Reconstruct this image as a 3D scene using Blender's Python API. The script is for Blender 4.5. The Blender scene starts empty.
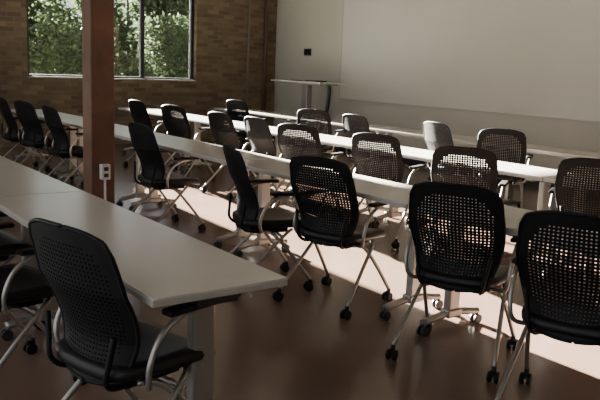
import bpy, bmesh, math, random
from mathutils import Vector, Matrix
random.seed(4)
S=bpy.context.scene
COL=S.collection

# ------------------------------------------------------------ materials
def mat(name, base=(.5,.5,.5), rough=.5, metal=0.0, spec=.5, noise=None, bump=0, coat=0):
    m=bpy.data.materials.new(name); m.use_nodes=True
    nt=m.node_tree; b=nt.nodes['Principled BSDF']
    b.inputs['Base Color'].default_value=(*base,1)
    b.inputs['Roughness'].default_value=rough
    b.inputs['Metallic'].default_value=metal
    b.inputs['Specular IOR Level'].default_value=spec
    b.inputs['Coat Weight'].default_value=coat
    if noise:
        sc,amt=noise
        tc=nt.nodes.new('ShaderNodeTexCoord'); n=nt.nodes.new('ShaderNodeTexNoise')
        n.inputs['Scale'].default_value=sc; n.inputs['Detail'].default_value=6
        nt.links.new(tc.outputs['Object'],n.inputs['Vector'])
        r=nt.nodes.new('ShaderNodeValToRGB')
        r.color_ramp.elements[0].position=.3; r.color_ramp.elements[1].position=.7
        r.color_ramp.elements[0].color=(*[c*(1-amt) for c in base],1)
        r.color_ramp.elements[1].color=(*[min(1,c*(1+amt)) for c in base],1)
        nt.links.new(n.outputs['Fac'],r.inputs['Fac']); nt.links.new(r.outputs['Color'],b.inputs['Base Color'])
        if bump:
            bp=nt.nodes.new('ShaderNodeBump'); bp.inputs['Strength'].default_value=bump; bp.inputs['Distance'].default_value=.01
            nt.links.new(n.outputs['Fac'],bp.inputs['Height']); nt.links.new(bp.outputs['Normal'],b.inputs['Normal'])
    return m

M_black=mat('black_plastic',(.006,.006,.007),.55,noise=(40,.15),spec=.2)
M_seat=mat('black_vinyl',(.009,.009,.010),.42,noise=(60,.15),spec=.3)
M_silver=mat('silver_paint',(.36,.345,.32),.35,.75,noise=(20,.05))
M_top=mat('white_laminate',(.60,.57,.515),.22,noise=(3,.03))
M_edge=mat('grey_edge_band',(.38,.36,.33),.5,noise=(8,.05))
M_post=mat('rusty_wood',(.13,.052,.027),.6,noise=(5,.35),bump=.3)
M_frame=mat('dark_window_frame',(.012,.014,.018),.45,noise=(9,.1))
M_wall=mat('painted_plaster',(.50,.485,.42),.5,noise=(1.2,.03))
M_board=mat('whiteboard_surface',(.57,.555,.485),.3,noise=(.8,.03))
M_trim=mat('aluminium_trim',(.45,.44,.4),.5,.2,noise=(9,.05))
M_ceil=mat('ceiling_paint',(.30,.28,.25),.9,noise=(2,.05))
M_pipe=mat('pipe_paint',(.10,.05,.035),.5,noise=(8,.2))
M_cond=mat('conduit_grey',(.2,.18,.15),.45,.4,noise=(8,.1))
M_sill=mat('stone_sill',(.28,.25,.2),.7,noise=(9,.15))
M_ground=mat('grass_ground',(.05,.09,.025),.9,noise=(1.5,.5))
M_bark=mat('tree_bark',(.06,.045,.03),.9,noise=(8,.4))
M_white=mat('white_plastic',(.7,.7,.67),.4,noise=(10,.03))
M_dark=mat('dark_device',(.02,.02,.022),.35,noise=(10,.1))

def brick_mat():
    m=bpy.data.materials.new('tan_brick'); m.use_nodes=True; nt=m.node_tree; b=nt.nodes['Principled BSDF']
    tc=nt.nodes.new('ShaderNodeTexCoord'); sp=nt.nodes.new('ShaderNodeSeparateXYZ'); cb=nt.nodes.new('ShaderNodeCombineXYZ')
    nt.links.new(tc.outputs['Object'],sp.inputs[0])
    nt.links.new(sp.outputs['Y'],cb.inputs['X']); nt.links.new(sp.outputs['Z'],cb.inputs['Y'])
    br=nt.nodes.new('ShaderNodeTexBrick')
    br.inputs['Scale'].default_value=1; br.inputs['Brick Width'].default_value=.23; br.inputs['Row Height'].default_value=.078
    br.inputs['Mortar Size'].default_value=.008; br.inputs['Mortar Smooth'].default_value=.2
    br.inputs['Color1'].default_value=(.25,.175,.10,1); br.inputs['Color2'].default_value=(.125,.085,.048,1)
    br.inputs['Mortar'].default_value=(.17,.14,.105,1)
    nt.links.new(cb.outputs[0],br.inputs['Vector'])
    n=nt.nodes.new('ShaderNodeTexNoise'); n.inputs['Scale'].default_value=1.6; n.inputs['Detail'].default_value=5
    nt.links.new(tc.outputs['Object'],n.inputs['Vector'])
    mr=nt.nodes.new('ShaderNodeMapRange'); mr.inputs['To Min'].default_value=.5; mr.inputs['To Max'].default_value=1.3
    nt.links.new(n.outputs['Fac'],mr.inputs['Value'])
    mx=nt.nodes.new('ShaderNodeVectorMath'); mx.operation='SCALE'
    nt.links.new(br.outputs['Color'],mx.inputs[0]); nt.links.new(mr.outputs[0],mx.inputs['Scale'])
    nt.links.new(mx.outputs[0],b.inputs['Base Color'])
    bp=nt.nodes.new('ShaderNodeBump'); bp.inputs['Strength'].default_value=.5; bp.inputs['Distance'].default_value=.01; bp.invert=True
    nt.links.new(br.outputs['Fac'],bp.inputs['Height']); nt.links.new(bp.outputs[0],b.inputs['Normal'])
    b.inputs['Roughness'].default_value=.8
    return m
M_brick=brick_mat()

def floor_mat():
    m=bpy.data.materials.new('stained_concrete'); m.use_nodes=True; nt=m.node_tree; b=nt.nodes['Principled BSDF']
    tc=nt.nodes.new('ShaderNodeTexCoord')
    n=nt.nodes.new('ShaderNodeTexNoise'); n.inputs['Scale'].default_value=1.1; n.inputs['Detail'].default_value=5; n.inputs['Roughness'].default_value=.5
    nt.links.new(tc.outputs['Object'],n.inputs['Vector'])
    r=nt.nodes.new('ShaderNodeValToRGB'); r.color_ramp.elements[0].position=.2; r.color_ramp.elements[1].position=.8
    r.color_ramp.elements[0].color=(.125,.078,.058,1); r.color_ramp.elements[1].color=(.185,.122,.093,1)
    nt.links.new(n.outputs['Fac'],r.inputs[0]); nt.links.new(r.outputs[0],b.inputs['Base Color'])
    mr=nt.nodes.new('ShaderNodeMapRange'); mr.inputs['To Min'].default_value=.19; mr.inputs['To Max'].default_value=.27
    nt.links.new(n.outputs['Fac'],mr.inputs['Value']); nt.links.new(mr.outputs[0],b.inputs['Roughness'])
    return m
M_floor=floor_mat()

def leaf_mat():
    m=bpy.data.materials.new('leaf_green'); m.use_nodes=True; nt=m.node_tree
    b=nt.nodes['Principled BSDF']; out=nt.nodes['Material Output']
    tc=nt.nodes.new('ShaderNodeTexCoord'); n=nt.nodes.new('ShaderNodeTexNoise'); n.inputs['Scale'].default_value=1.7
    nt.links.new(tc.outputs['Object'],n.inputs['Vector'])
    r=nt.nodes.new('ShaderNodeValToRGB'); r.color_ramp.elements[0].position=.35; r.color_ramp.elements[1].position=.65
    r.color_ramp.elements[0].color=(.032,.052,.025,1); r.color_ramp.elements[1].color=(.075,.105,.05,1)
    nt.links.new(n.outputs['Fac'],r.inputs[0]); nt.links.new(r.outputs[0],b.inputs['Base Color'])
    b.inputs['Roughness'].default_value=.7; b.inputs['Specular IOR Level'].default_value=.2
    t=nt.nodes.new('ShaderNodeBsdfTranslucent'); nt.links.new(r.outputs[0],t.inputs['Color'])
    mx=nt.nodes.new('ShaderNodeMixShader'); mx.inputs[0].default_value=.35
    nt.links.new(b.outputs[0],mx.inputs[1]); nt.links.new(t.outputs[0],mx.inputs[2]); nt.links.new(mx.outputs[0],out.inputs[0])
    return m
M_leaf=leaf_mat()
def glass_mat():
    m=bpy.data.materials.new('window_glass'); m.use_nodes=True; nt=m.node_tree
    nt.nodes.remove(nt.nodes['Principled BSDF']); out=nt.nodes['Material Output']
    t=nt.nodes.new('ShaderNodeBsdfTransparent'); t.inputs[0].default_value=(.96,.98,.98,1)
    g=nt.nodes.new('ShaderNodeBsdfGlossy'); g.inputs['Roughness'].default_value=.03
    mx=nt.nodes.new('ShaderNodeMixShader'); mx.inputs[0].default_value=.03
    nt.links.new(t.outputs[0],mx.inputs[1]); nt.links.new(g.outputs[0],mx.inputs[2]); nt.links.new(mx.outputs[0],out.inputs[0])
    return m
M_glass=glass_mat()

# ------------------------------------------------------------ mesh helpers
def box(bm,c,s,mi=0,bev=0,rot=None):
    r=bmesh.ops.create_cube(bm,size=1)
    vs=r['verts']
    for v in vs:
        v.co=Vector((v.co.x*s[0],v.co.y*s[1],v.co.z*s[2]))
    fs=set(f for v in vs for f in v.link_faces)
    for f in fs: f.material_index=mi
    if bev:
        es=list(set(e for v in vs for e in v.link_edges))
        rr=bmesh.ops.bevel(bm,geom=es,offset=bev,segments=2,affect='EDGES',profile=.5)
        vs=list(set(list(rr['verts'])+[v for v in vs if v.is_valid]))
        for f in rr['faces']: f.material_index=mi
    R=rot if rot else Matrix.Identity(3)
    for v in vs: v.co=R@v.co+Vector(c)

def cr(pts,n=6):
    P=[Vector(p) for p in pts]; P=[2*P[0]-P[1]]+P+[2*P[-1]-P[-2]]; out=[]
    for i in range(1,len(P)-2):
        for k in range(n):
            t=k/n; a,b,c,d=P[i-1],P[i],P[i+1],P[i+2]
            out.append(.5*((2*b)+(c-a)*t+(2*a-5*b+4*c-d)*t*t+(3*b-a-3*c+d)*t**3))
    out.append(P[-2]); return out

def tube(bm,pts,r,mi=0,n=8,smooth=True,flat=1.0):
    P=[Vector(p) for p in pts]; rings=[]
    up=Vector((1,0,0))
    for i,p in enumerate(P):
        t=(P[min(i+1,len(P)-1)]-P[max(i-1,0)]).normalized()
        a=up-t*up.dot(t)
        if a.length<.05: a=Vector((0,1,0))-t*t.y
        a.normalize(); b=t.cross(a)
        rings.append([bm.verts.new(p+a*(r*flat*math.cos(2*math.pi*k/n))+b*(r*math.sin(2*math.pi*k/n))) for k in range(n)])
    for i in range(len(rings)-1):
        for k in range(n):
            f=bm.faces.new((rings[i][k],rings[i][(k+1)%n],rings[i+1][(k+1)%n],rings[i+1][k])); f.material_index=mi; f.smooth=smooth
    for rg in (rings[0][::-1],rings[-1]):
        f=bm.faces.new(rg); f.material_index=mi

def cyl(bm,c,axis,r,l,mi=0,n=14):
    a=Vector(axis).normalized()*l/2; c=Vector(c)
    tube(bm,[c-a,c+a],r,mi,n)

def obj(name,bm,mats,loc=(0,0,0),rz=0,parent=None):
    bmesh.ops.recalc_face_normals(bm,faces=bm.faces)
    me=bpy.data.meshes.new(name); bm.to_mesh(me); bm.free()
    for m in mats: me.materials.append(m)
    o=bpy.data.objects.new(name,me); COL.objects.link(o); o.location=loc; o.rotation_euler=(0,0,rz)
    if parent: o.parent=parent
    return o
def boxobj(name,lo,hi,m,bev=0):
    bm=bmesh.new(); lo=Vector(lo); hi=Vector(hi); c=(lo+hi)/2
    box(bm,(0,0,0),hi-lo,0,bev)
    return obj(name,bm,[m],c)

# ------------------------------------------------------------ chair mesh
def chair_mesh():
    bm=bmesh.new()
    NC,NR=21,27
    us=[-1,-.93]; span=1.66
    for i in range(NC):
        a=-.83+span*i/NC; w=span/NC
        us+= [a+w*.29,a+w*.71]
    us+=[.93,1]
    vs=[0,.04]
    for j in range(NR):
        a=.10+.80*j/NR; w=.80/NR
        vs+=[a+w*.31,a+w*.69]
    vs+=[.95,.98,1]
    def P(u,v,off=0):
        w=.168+.072*math.sin(min(1,v/.62)*math.pi/2) - .018*max(0,(v-.62)/.38)
        if v>.9: w*=1-.10*((v-.9)/.1)**2
        z=.405+.545*v - .028*abs(u)**3*v**4 + .02*abs(u)**2*(1-v)
        y=-.205 +.03*math.sin(math.pi*min(1,v/.6)) -.095*max(0,v-.25)**1.2/.75 + .045*u*u*(1-.3*v)
        return Vector((u*w,y-off,z))
    grid={}
    for s,off in ((0,0),(1,.006)):
        for i,u in enumerate(us):
            for j,v in enumerate(vs):
                grid[s,i,j]=bm.verts.new(P(u,v,off))
    def hole(i,j):
        if not(2<=i<len(us)-3 and 2<=j<len(vs)-4): return False
        if i%2 or j%2: return False
        u=(us[i]+us[i+1])/2; v=(vs[j]+vs[j+1])/2
        return (abs(u)/.82)**4+(abs(v-.50)/.40)**4<1
    nI,nJ=len(us)-1,len(vs)-1
    H=[[hole(i,j) for j in range(nJ)] for i in range(nI)]
    for i in range(nI):
        for j in range(nJ):
            if H[i][j]: 
                c=[(i,j),(i+1,j),(i+1,j+1),(i,j+1)]
                for k in range(4):
                    a,b=c[k],c[(k+1)%4]
                    bm.faces.new((grid[0,a[0],a[1]],grid[0,b[0],b[1]],grid[1,b[0],b[1]],grid[1,a[0],a[1]]))
            else:
                bm.faces.new([grid[0,i,j],grid[0,i+1,j],grid[0,i+1,j+1],grid[0,i,j+1]])
                bm.faces.new([grid[1,i,j+1],grid[1,i+1,j+1],grid[1,i+1,j],grid[1,i,j]])
    loop=[P(us[i],0,.003) for i in range(0,nI+1,2)]+[P(1,vs[j],.003) for j in range(1,nJ+1,2)]
    loop+=[P(1,1,.003)]+[P(us[i],1,.003) for i in range(nI-1,0,-2)]+[P(-1,1,.003)]+[P(-1,vs[j],.003) for j in range(nJ-1,-1,-2)]+[P(-1,0,.003)]
    tube(bm,loop,.008,0,6)
    def se(t,a,b,e=.42):
        c,s=math.cos(t),math.sin(t)
        return a*math.copysign(abs(c)**e,c), b*math.copysign(abs(s)**e,s)
    N=36; layers=[(.90,.425),(.985,.432),(1.0,.448),(.985,.466),(.93,.476),(.7,.474),(.35,.468)]
    rings=[]
    for f,z in layers:
        rg=[]
        for k in range(N):
            x,y=se(2*math.pi*k/N,.238*f,.235*f)
            w=1-.10*max(0,-y/.235)
            zz=z-.035*max(0,(y-.1)/.135)**2+.012*(abs(x)/.238)**2
            rg.append(bm.verts.new((x*w,y+.015,zz)))
        rings.append(rg)
    for a,b in zip(rings,rings[1:]):
        for k in range(N):
            f=bm.faces.new((a[k],a[(k+1)%N],b[(k+1)%N],b[k])); f.material_index=1; f.smooth=True
    f=bm.faces.new(rings[0][::-1]); f.material_index=1
    f=bm.faces.new(rings[-1]); f.material_index=1; f.smooth=True
    box(bm,(0,-.02,.405),(.30,.24,.04),0,.008)
    for sx in (-1,1):
        tube(bm,cr([(sx*.12,-.05,.40),(sx*.14,-.17,.40),(sx*.16,-.225,.44),(sx*.175,-.222,.52),(sx*.19,-.215,.60)]),.010,0,8)
        tube(bm,cr([(sx*.15,-.06,.405),(sx*.245,-.12,.42),(sx*.268,-.135,.50),(sx*.270,-.09,.595),(sx*.270,.0,.648),(sx*.268,.06,.655)]),.0105,2,8)
        box(bm,(sx*.268,.045,.668),(.055,.23,.022),0,.008)
        tube(bm,cr([(sx*.16,-.10,.405),(sx*.20,-.02,.385),(sx*.225,.10,.25),(sx*.245,.235,.075)]),.0115,2,8)
        tube(bm,cr([(sx*.16,.12,.405),(sx*.21,.06,.385),(sx*.235,-.09,.25),(sx*.262,-.27,.075)]),.0115,2,8)
        for yy,xx in ((.235,.245),(-.27,.262)):
            cyl(bm,(sx*xx,yy,.065),(0,0,1),.012,.03,0,10)
            box(bm,(sx*xx,yy-.008,.05),(.016,.045,.035),0,.004)
            for d in (-.017,.017):
                cyl(bm,(sx*xx+d,yy-.012,.028),(1,0,0),.028,.016,0,16)
    cyl(bm,(0,.035,.372),(1,0,0),.011,.42,2,8)
    bmesh.ops.recalc_face_normals(bm,faces=bm.faces)
    me=bpy.data.meshes.new('office_chair'); bm.to_mesh(me); bm.free()
    for m in (M_black,M_seat,M_silver): me.materials.append(m)
    return me
CH=chair_mesh()
def chair(tx,ty,yawdeg):
    """tx,ty: ground position under the top of the backrest"""
    a=math.radians(yawdeg); fx,fy=-math.sin(a),math.cos(a)
    o=bpy.data.objects.new('office_chair',CH); COL.objects.link(o)
    o.location=(tx+fx*.27,ty+fy*.27,0); o.rotation_euler=(0,0,a)
chairs=[(-2.44,2.73,26),(-1.68,2.61,24),(-3.54,2.74,16),(-4.24,2.55,-16),(-6.0,2.69,2),(-8.3,2.66,2),(-9.27,2.66,12),(-10.1,2.63,0),
 (-3.68,4.19,33),(-2.86,4.56,30),(-4.75,4.27,20),(-5.74,4.17,22),(-6.6,4.25,0),(-7.35,4.25,5),(-8.6,4.3,14),(-9.7,4.3,5),
 (-4.87,6.08,33),(-5.74,6.03,-8),(-6.9,5.85,0),(-7.86,5.96,30),(-9.95,6.05,12),
 (-2.34,.79,14),(-3.35,.62,10),(-4.2,.70,5)]
for c in chairs: chair(*c)

# ------------------------------------------------------------ tables
TZ=.74; TD=.52
def table_mesh(L):
    bm=bmesh.new()
    box(bm,(0,0,TZ-.004),(L-.006,TD-.004,.008),0,.002)
    box(bm,(0,0,TZ-.019),(L-.004,TD,.024),1,.004)
    for sx in (-1,1):
        x=sx*(L/2-.155)
        box(bm,(x,0,TZ-.043),(.06,.40,.022),2,.004)
        box(bm,(x+sx*.06,0,TZ-.05),(.12,.16,.035),3,.006)
        box(bm,(x,0,.40),(.05,.09,.60),2,.010)
        box(bm,(x,0,.105),(.07,.12,.05),2,.01)
        tube(bm,cr([(x,-.23,.075),(x,-.1,.095),(x,0,.105),(x,.1,.095),(x,.23,.075)]),.022,2,8)
        for yy in (-.225,.225):
            cyl(bm,(x,yy,.062),(0,0,1),.011,.03,3,8)
            for d in (-.016,.016):
                cyl(bm,(x+d,yy,.029),(1,0,0),.029,.015,3,16)
    box(bm,(0,.03,TZ-.055),(L-.62,.05,.035),2,.005)
    bmesh.ops.recalc_face_normals(bm,faces=bm.faces)
    me=bpy.data.meshes.new('training_table'); bm.to_mesh(me); bm.free()
    for m in (M_top,M_edge,M_silver,M_dark): me.materials.append(m)
    return me
TM=table_mesh(2.0)
def trow(y0,xs):
    for x in xs:
        o=bpy.data.objects.new('training_table',TM); COL.objects.link(o); o.location=(x-1.0,y0+TD/2,0)
trow(.98,[-2.08,-4.085,-6.09,-8.095])
trow(2.97,[-1.0,-3.005,-5.01,-7.015,-9.02])
trow(4.76,[-1.4,-3.405,-5.41,-7.415,-9.42])
trow(6.50,[-1.4,-3.405,-5.41,-7.415,-9.42])

# ------------------------------------------------------------ room
WX,WY=-12.8,8.7; CZ=3.5; RX=1.6; LY=-2.2
floor=boxobj('floor',(WX-.3,LY,-.1),(RX,WY+.3,0),M_floor)
boxobj('ceiling',(WX-.3,LY,CZ),(RX,WY+.3,CZ+.2),M_ceil)
boxobj('wall_front',(WX,WY,0),(RX,WY+.2,CZ),M_wall)
boxobj('wall_right',(RX,LY,0),(RX+.2,WY+.2,CZ),M_wall)  # unseen wall, added to cut ambient light on the chair backs
wins=[(3.77,6.89)]; Z0,Z1=1.14,3.15
bm=bmesh.new()
def seg(y0,y1,z0,z1): box(bm,(WX-.15,(y0+y1)/2,(z0+z1)/2),(.3,y1-y0,z1-z0))
y=LY
for a,b in wins:
    seg(y,a,0,CZ); seg(a,b,0,Z0); seg(a,b,Z1,CZ); y=b
seg(y,WY+.2,0,CZ)
obj('wall_left',bm,[M_brick])
boxobj('baseboard_front',(WX+.01,WY-.018,0),(RX,WY-.001,.12),M_frame)
for wi,(a,b) in enumerate(wins):
    bm=bmesh.new(); X=WX-.14; t=.06
    for yy in (a+t/2,b-t/2): box(bm,(X,yy,(Z0+Z1)/2),(.08,t,Z1-Z0),0,.006)
    for k in (1,2): box(bm,(X,a+(b-a)*k/3,(Z0+Z1)/2),(.08,.075,Z1-Z0),0,.006)
    for zz in (Z0+t/2,Z1-t/2): box(bm,(X,(a+b)/2,zz),(.08,b-a,t),0,.006)
    box(bm,(X,(a+b)/2,(Z0+Z1)/2),(.008,b-a-.05,Z1-Z0-.05),1)
    obj('window_%d'%(wi+1),bm,[M_frame,M_glass])
    boxobj('trim_1',(WX-.09,a+.002,Z0+.001),(WX+.04,b-.002,Z0+.03),M_sill,.005)

# whiteboard
bm=bmesh.new()
bx0,bx1,bz0,bz1=-10.67,-.5,.95,3.1
box(bm,((bx0+bx1)/2,WY-.012,(bz0+bz1)/2),(bx1-bx0,.02,bz1-bz0),0)
for xx in (bx0,bx1): box(bm,(xx,WY-.016,(bz0+bz1)/2),(.02,.028,bz1-bz0+.02),1)
for zz in (bz0,bz1): box(bm,((bx0+bx1)/2,WY-.016,zz),(bx1-bx0,.028,.02),1)
obj('whiteboard',bm,[M_board,M_trim])
# control panel
bm=bmesh.new(); box(bm,(-11.7,WY-.016,1.78),(.2,.03,.13),0,.006); box(bm,(-11.7,WY-.034,1.79),(.13,.006,.08),1)
obj('wall_control_panel',bm,[M_dark,M_black])
# pipes
for name,yy,r,m in (('conduit_pipe',8.0,.02,M_cond),('heating_pipe',8.40,.045,M_pipe)):
    bm=bmesh.new(); cyl(bm,(WX+.07,yy,CZ/2),(0,0,1),r,CZ-.004,0,14)
    for zz in (.6,1.9,3.0): box(bm,(WX+.035,yy,zz),(.07,r*2.6,.03),0,.003)
    obj(name,bm,[m])
# post
bm=bmesh.new(); px,py=-5.66,2.2
box(bm,(0,0,CZ/2),(.19,.19,CZ-.004),0,.012); box(bm,(0,0,.05),(.194,.194,.1),1,.004)
obj('wood_post',bm,[M_post,M_frame],(px,py,0))
bm=bmesh.new(); box(bm,(0,0,0),(.05,.075,.12),0,.006); box(bm,(.027,0,.025),(.006,.035,.03),1,.002); box(bm,(.027,0,-.025),(.006,.035,.03),1,.002)
cyl(bm,(0,.0,-.33),(0,0,1),.01,.54,0,8)
obj('outlet_box',bm,[M_white,M_dark],(px+.124,py,.62))
# lectern
bm=bmesh.new()
box(bm,(0,0,1.235),(1.5,.55,.03),0,.008)
box(bm,(0,.0,1.205),(1.3,.4,.03),1,.005)
box(bm,(-.05,.05,.63),(.16,.12,1.14),1,.01)
tube(bm,cr([(.66,0,1.2),(.64,0,.9),(.52,0,.5),(.1,0,.06)]),.035,2,8)
box(bm,(0,0,.03),(.9,.55,.05),2,.01)
box(bm,(.3,-.03,1.262),(.34,.24,.022),2,.004)
box(bm,(-.25,-.03,1.255),(.2,.14,.012),2,.003)
obj('lectern',bm,[M_top,M_silver,M_dark],(-10.9,8.1,0))

# ------------------------------------------------------------ outside
boxobj('ground_outside',(-55,-15,-.6),(WX-.3,35,-.15),M_ground)
def tree(name,x,y,h,seed,n=5200,spread=2.3,ls=1,zlo=.3):
    rnd=random.Random(seed); bm=bmesh.new()
    tube(bm,cr([(0,0,-.3),(.05,.03,h*.3),(-.06,.05,h*.6),(.03,0,h*.85)]),.05,0,8)
    for k in range(6):
        a=rnd.random()*6.28; z=h*(.25+.09*k); 
        tube(bm,cr([(0,0,z),(math.cos(a)*.6,math.sin(a)*.6,z+.3),(math.cos(a)*1.3,math.sin(a)*1.3,z+.45)]),.02,0,6)
    blobs=[(rnd.uniform(-1,1)*.9,rnd.uniform(-1,1)*spread*.8,rnd.uniform(zlo,h-.4),rnd.uniform(.5,.9)) for _ in range(34)]
    for i in range(n):
        b=rnd.choice(blobs)
        d=Vector((rnd.gauss(0,1),rnd.gauss(0,1),rnd.gauss(0,1))).normalized()*b[3]*rnd.uniform(.4,1)
        c=Vector(b[:3])+d
        if c.z>h: continue
        if c.z<0: c.z=-c.z
        s=rnd.uniform(.05,.10)*ls
        R=Matrix.Rotation(rnd.random()*6.28,3,Vector((rnd.gauss(0,1),rnd.gauss(0,1),rnd.gauss(0,1))).normalized())
        q=[Vector((-s,0,0)),Vector((0,-s*.5,.01)),Vector((s,0,0)),Vector((0,s*.5,.01))]
        f=bm.faces.new([bm.verts.new(c+R@p) for p in q]); f.material_index=1
    obj(name,bm,[M_bark,M_leaf],(x,y,-.15))
tree('leafy_tree',-20.5,5.5,3.0,1)
tree('leafy_tree',-21.2,8.8,3.1,2)
tree('leafy_tree',-21.0,12.0,3.1,3)
for i,(x,y) in enumerate([(-29,6.5),(-29.5,9.5),(-29,12.5),(-30,15.5)]):
    tree('leafy_tree',x,y,5.0,10+i,10000,2.6,2.0,1.2)

# ------------------------------------------------------------ light
w=bpy.data.worlds.new('World'); S.world=w; w.use_nodes=True
bg=w.node_tree.nodes['Background']; bg.inputs[0].default_value=(.93,.95,1,1); bg.inputs[1].default_value=1.4
sd=bpy.data.lights.new('sun','SUN'); sd.energy=330; sd.angle=math.radians(.55); sd.color=(1,.91,.80)
so=bpy.data.objects.new('sun',sd); COL.objects.link(so)
dirv=Vector((1,-.05,-.25)).normalized()
so.rotation_euler=dirv.to_track_quat('-Z','Y').to_euler(); so.location=(-20,6,8)

# ------------------------------------------------------------ camera
f=750.0
d1=Vector((-557,-154,f)).normalized()
x2=(20282+f*f)/563.16; d2=Vector((x2,-131.7+.04*x2,f)); d2=(d2-d1*d2.dot(d1)).normalized()
d3=d1.cross(d2)
right=Vector((-d1.x,d2.x,-d3.x)); down=Vector((-d1.y,d2.y,-d3.y)); fwd=Vector((-d1.z,d2.z,-d3.z))
cd=bpy.data.cameras.new('camera'); cd.sensor_width=36; cd.lens=f/600*36
co=bpy.data.objects.new('camera',cd); COL.objects.link(co)
Mx=Matrix.Identity(4)
for i in range(3):
    Mx[i][0]=right[i]; Mx[i][1]=-down[i]; Mx[i][2]=-fwd[i]
Mx.translation=Vector((0,0,1.47)); co.matrix_world=Mx
S.camera=co
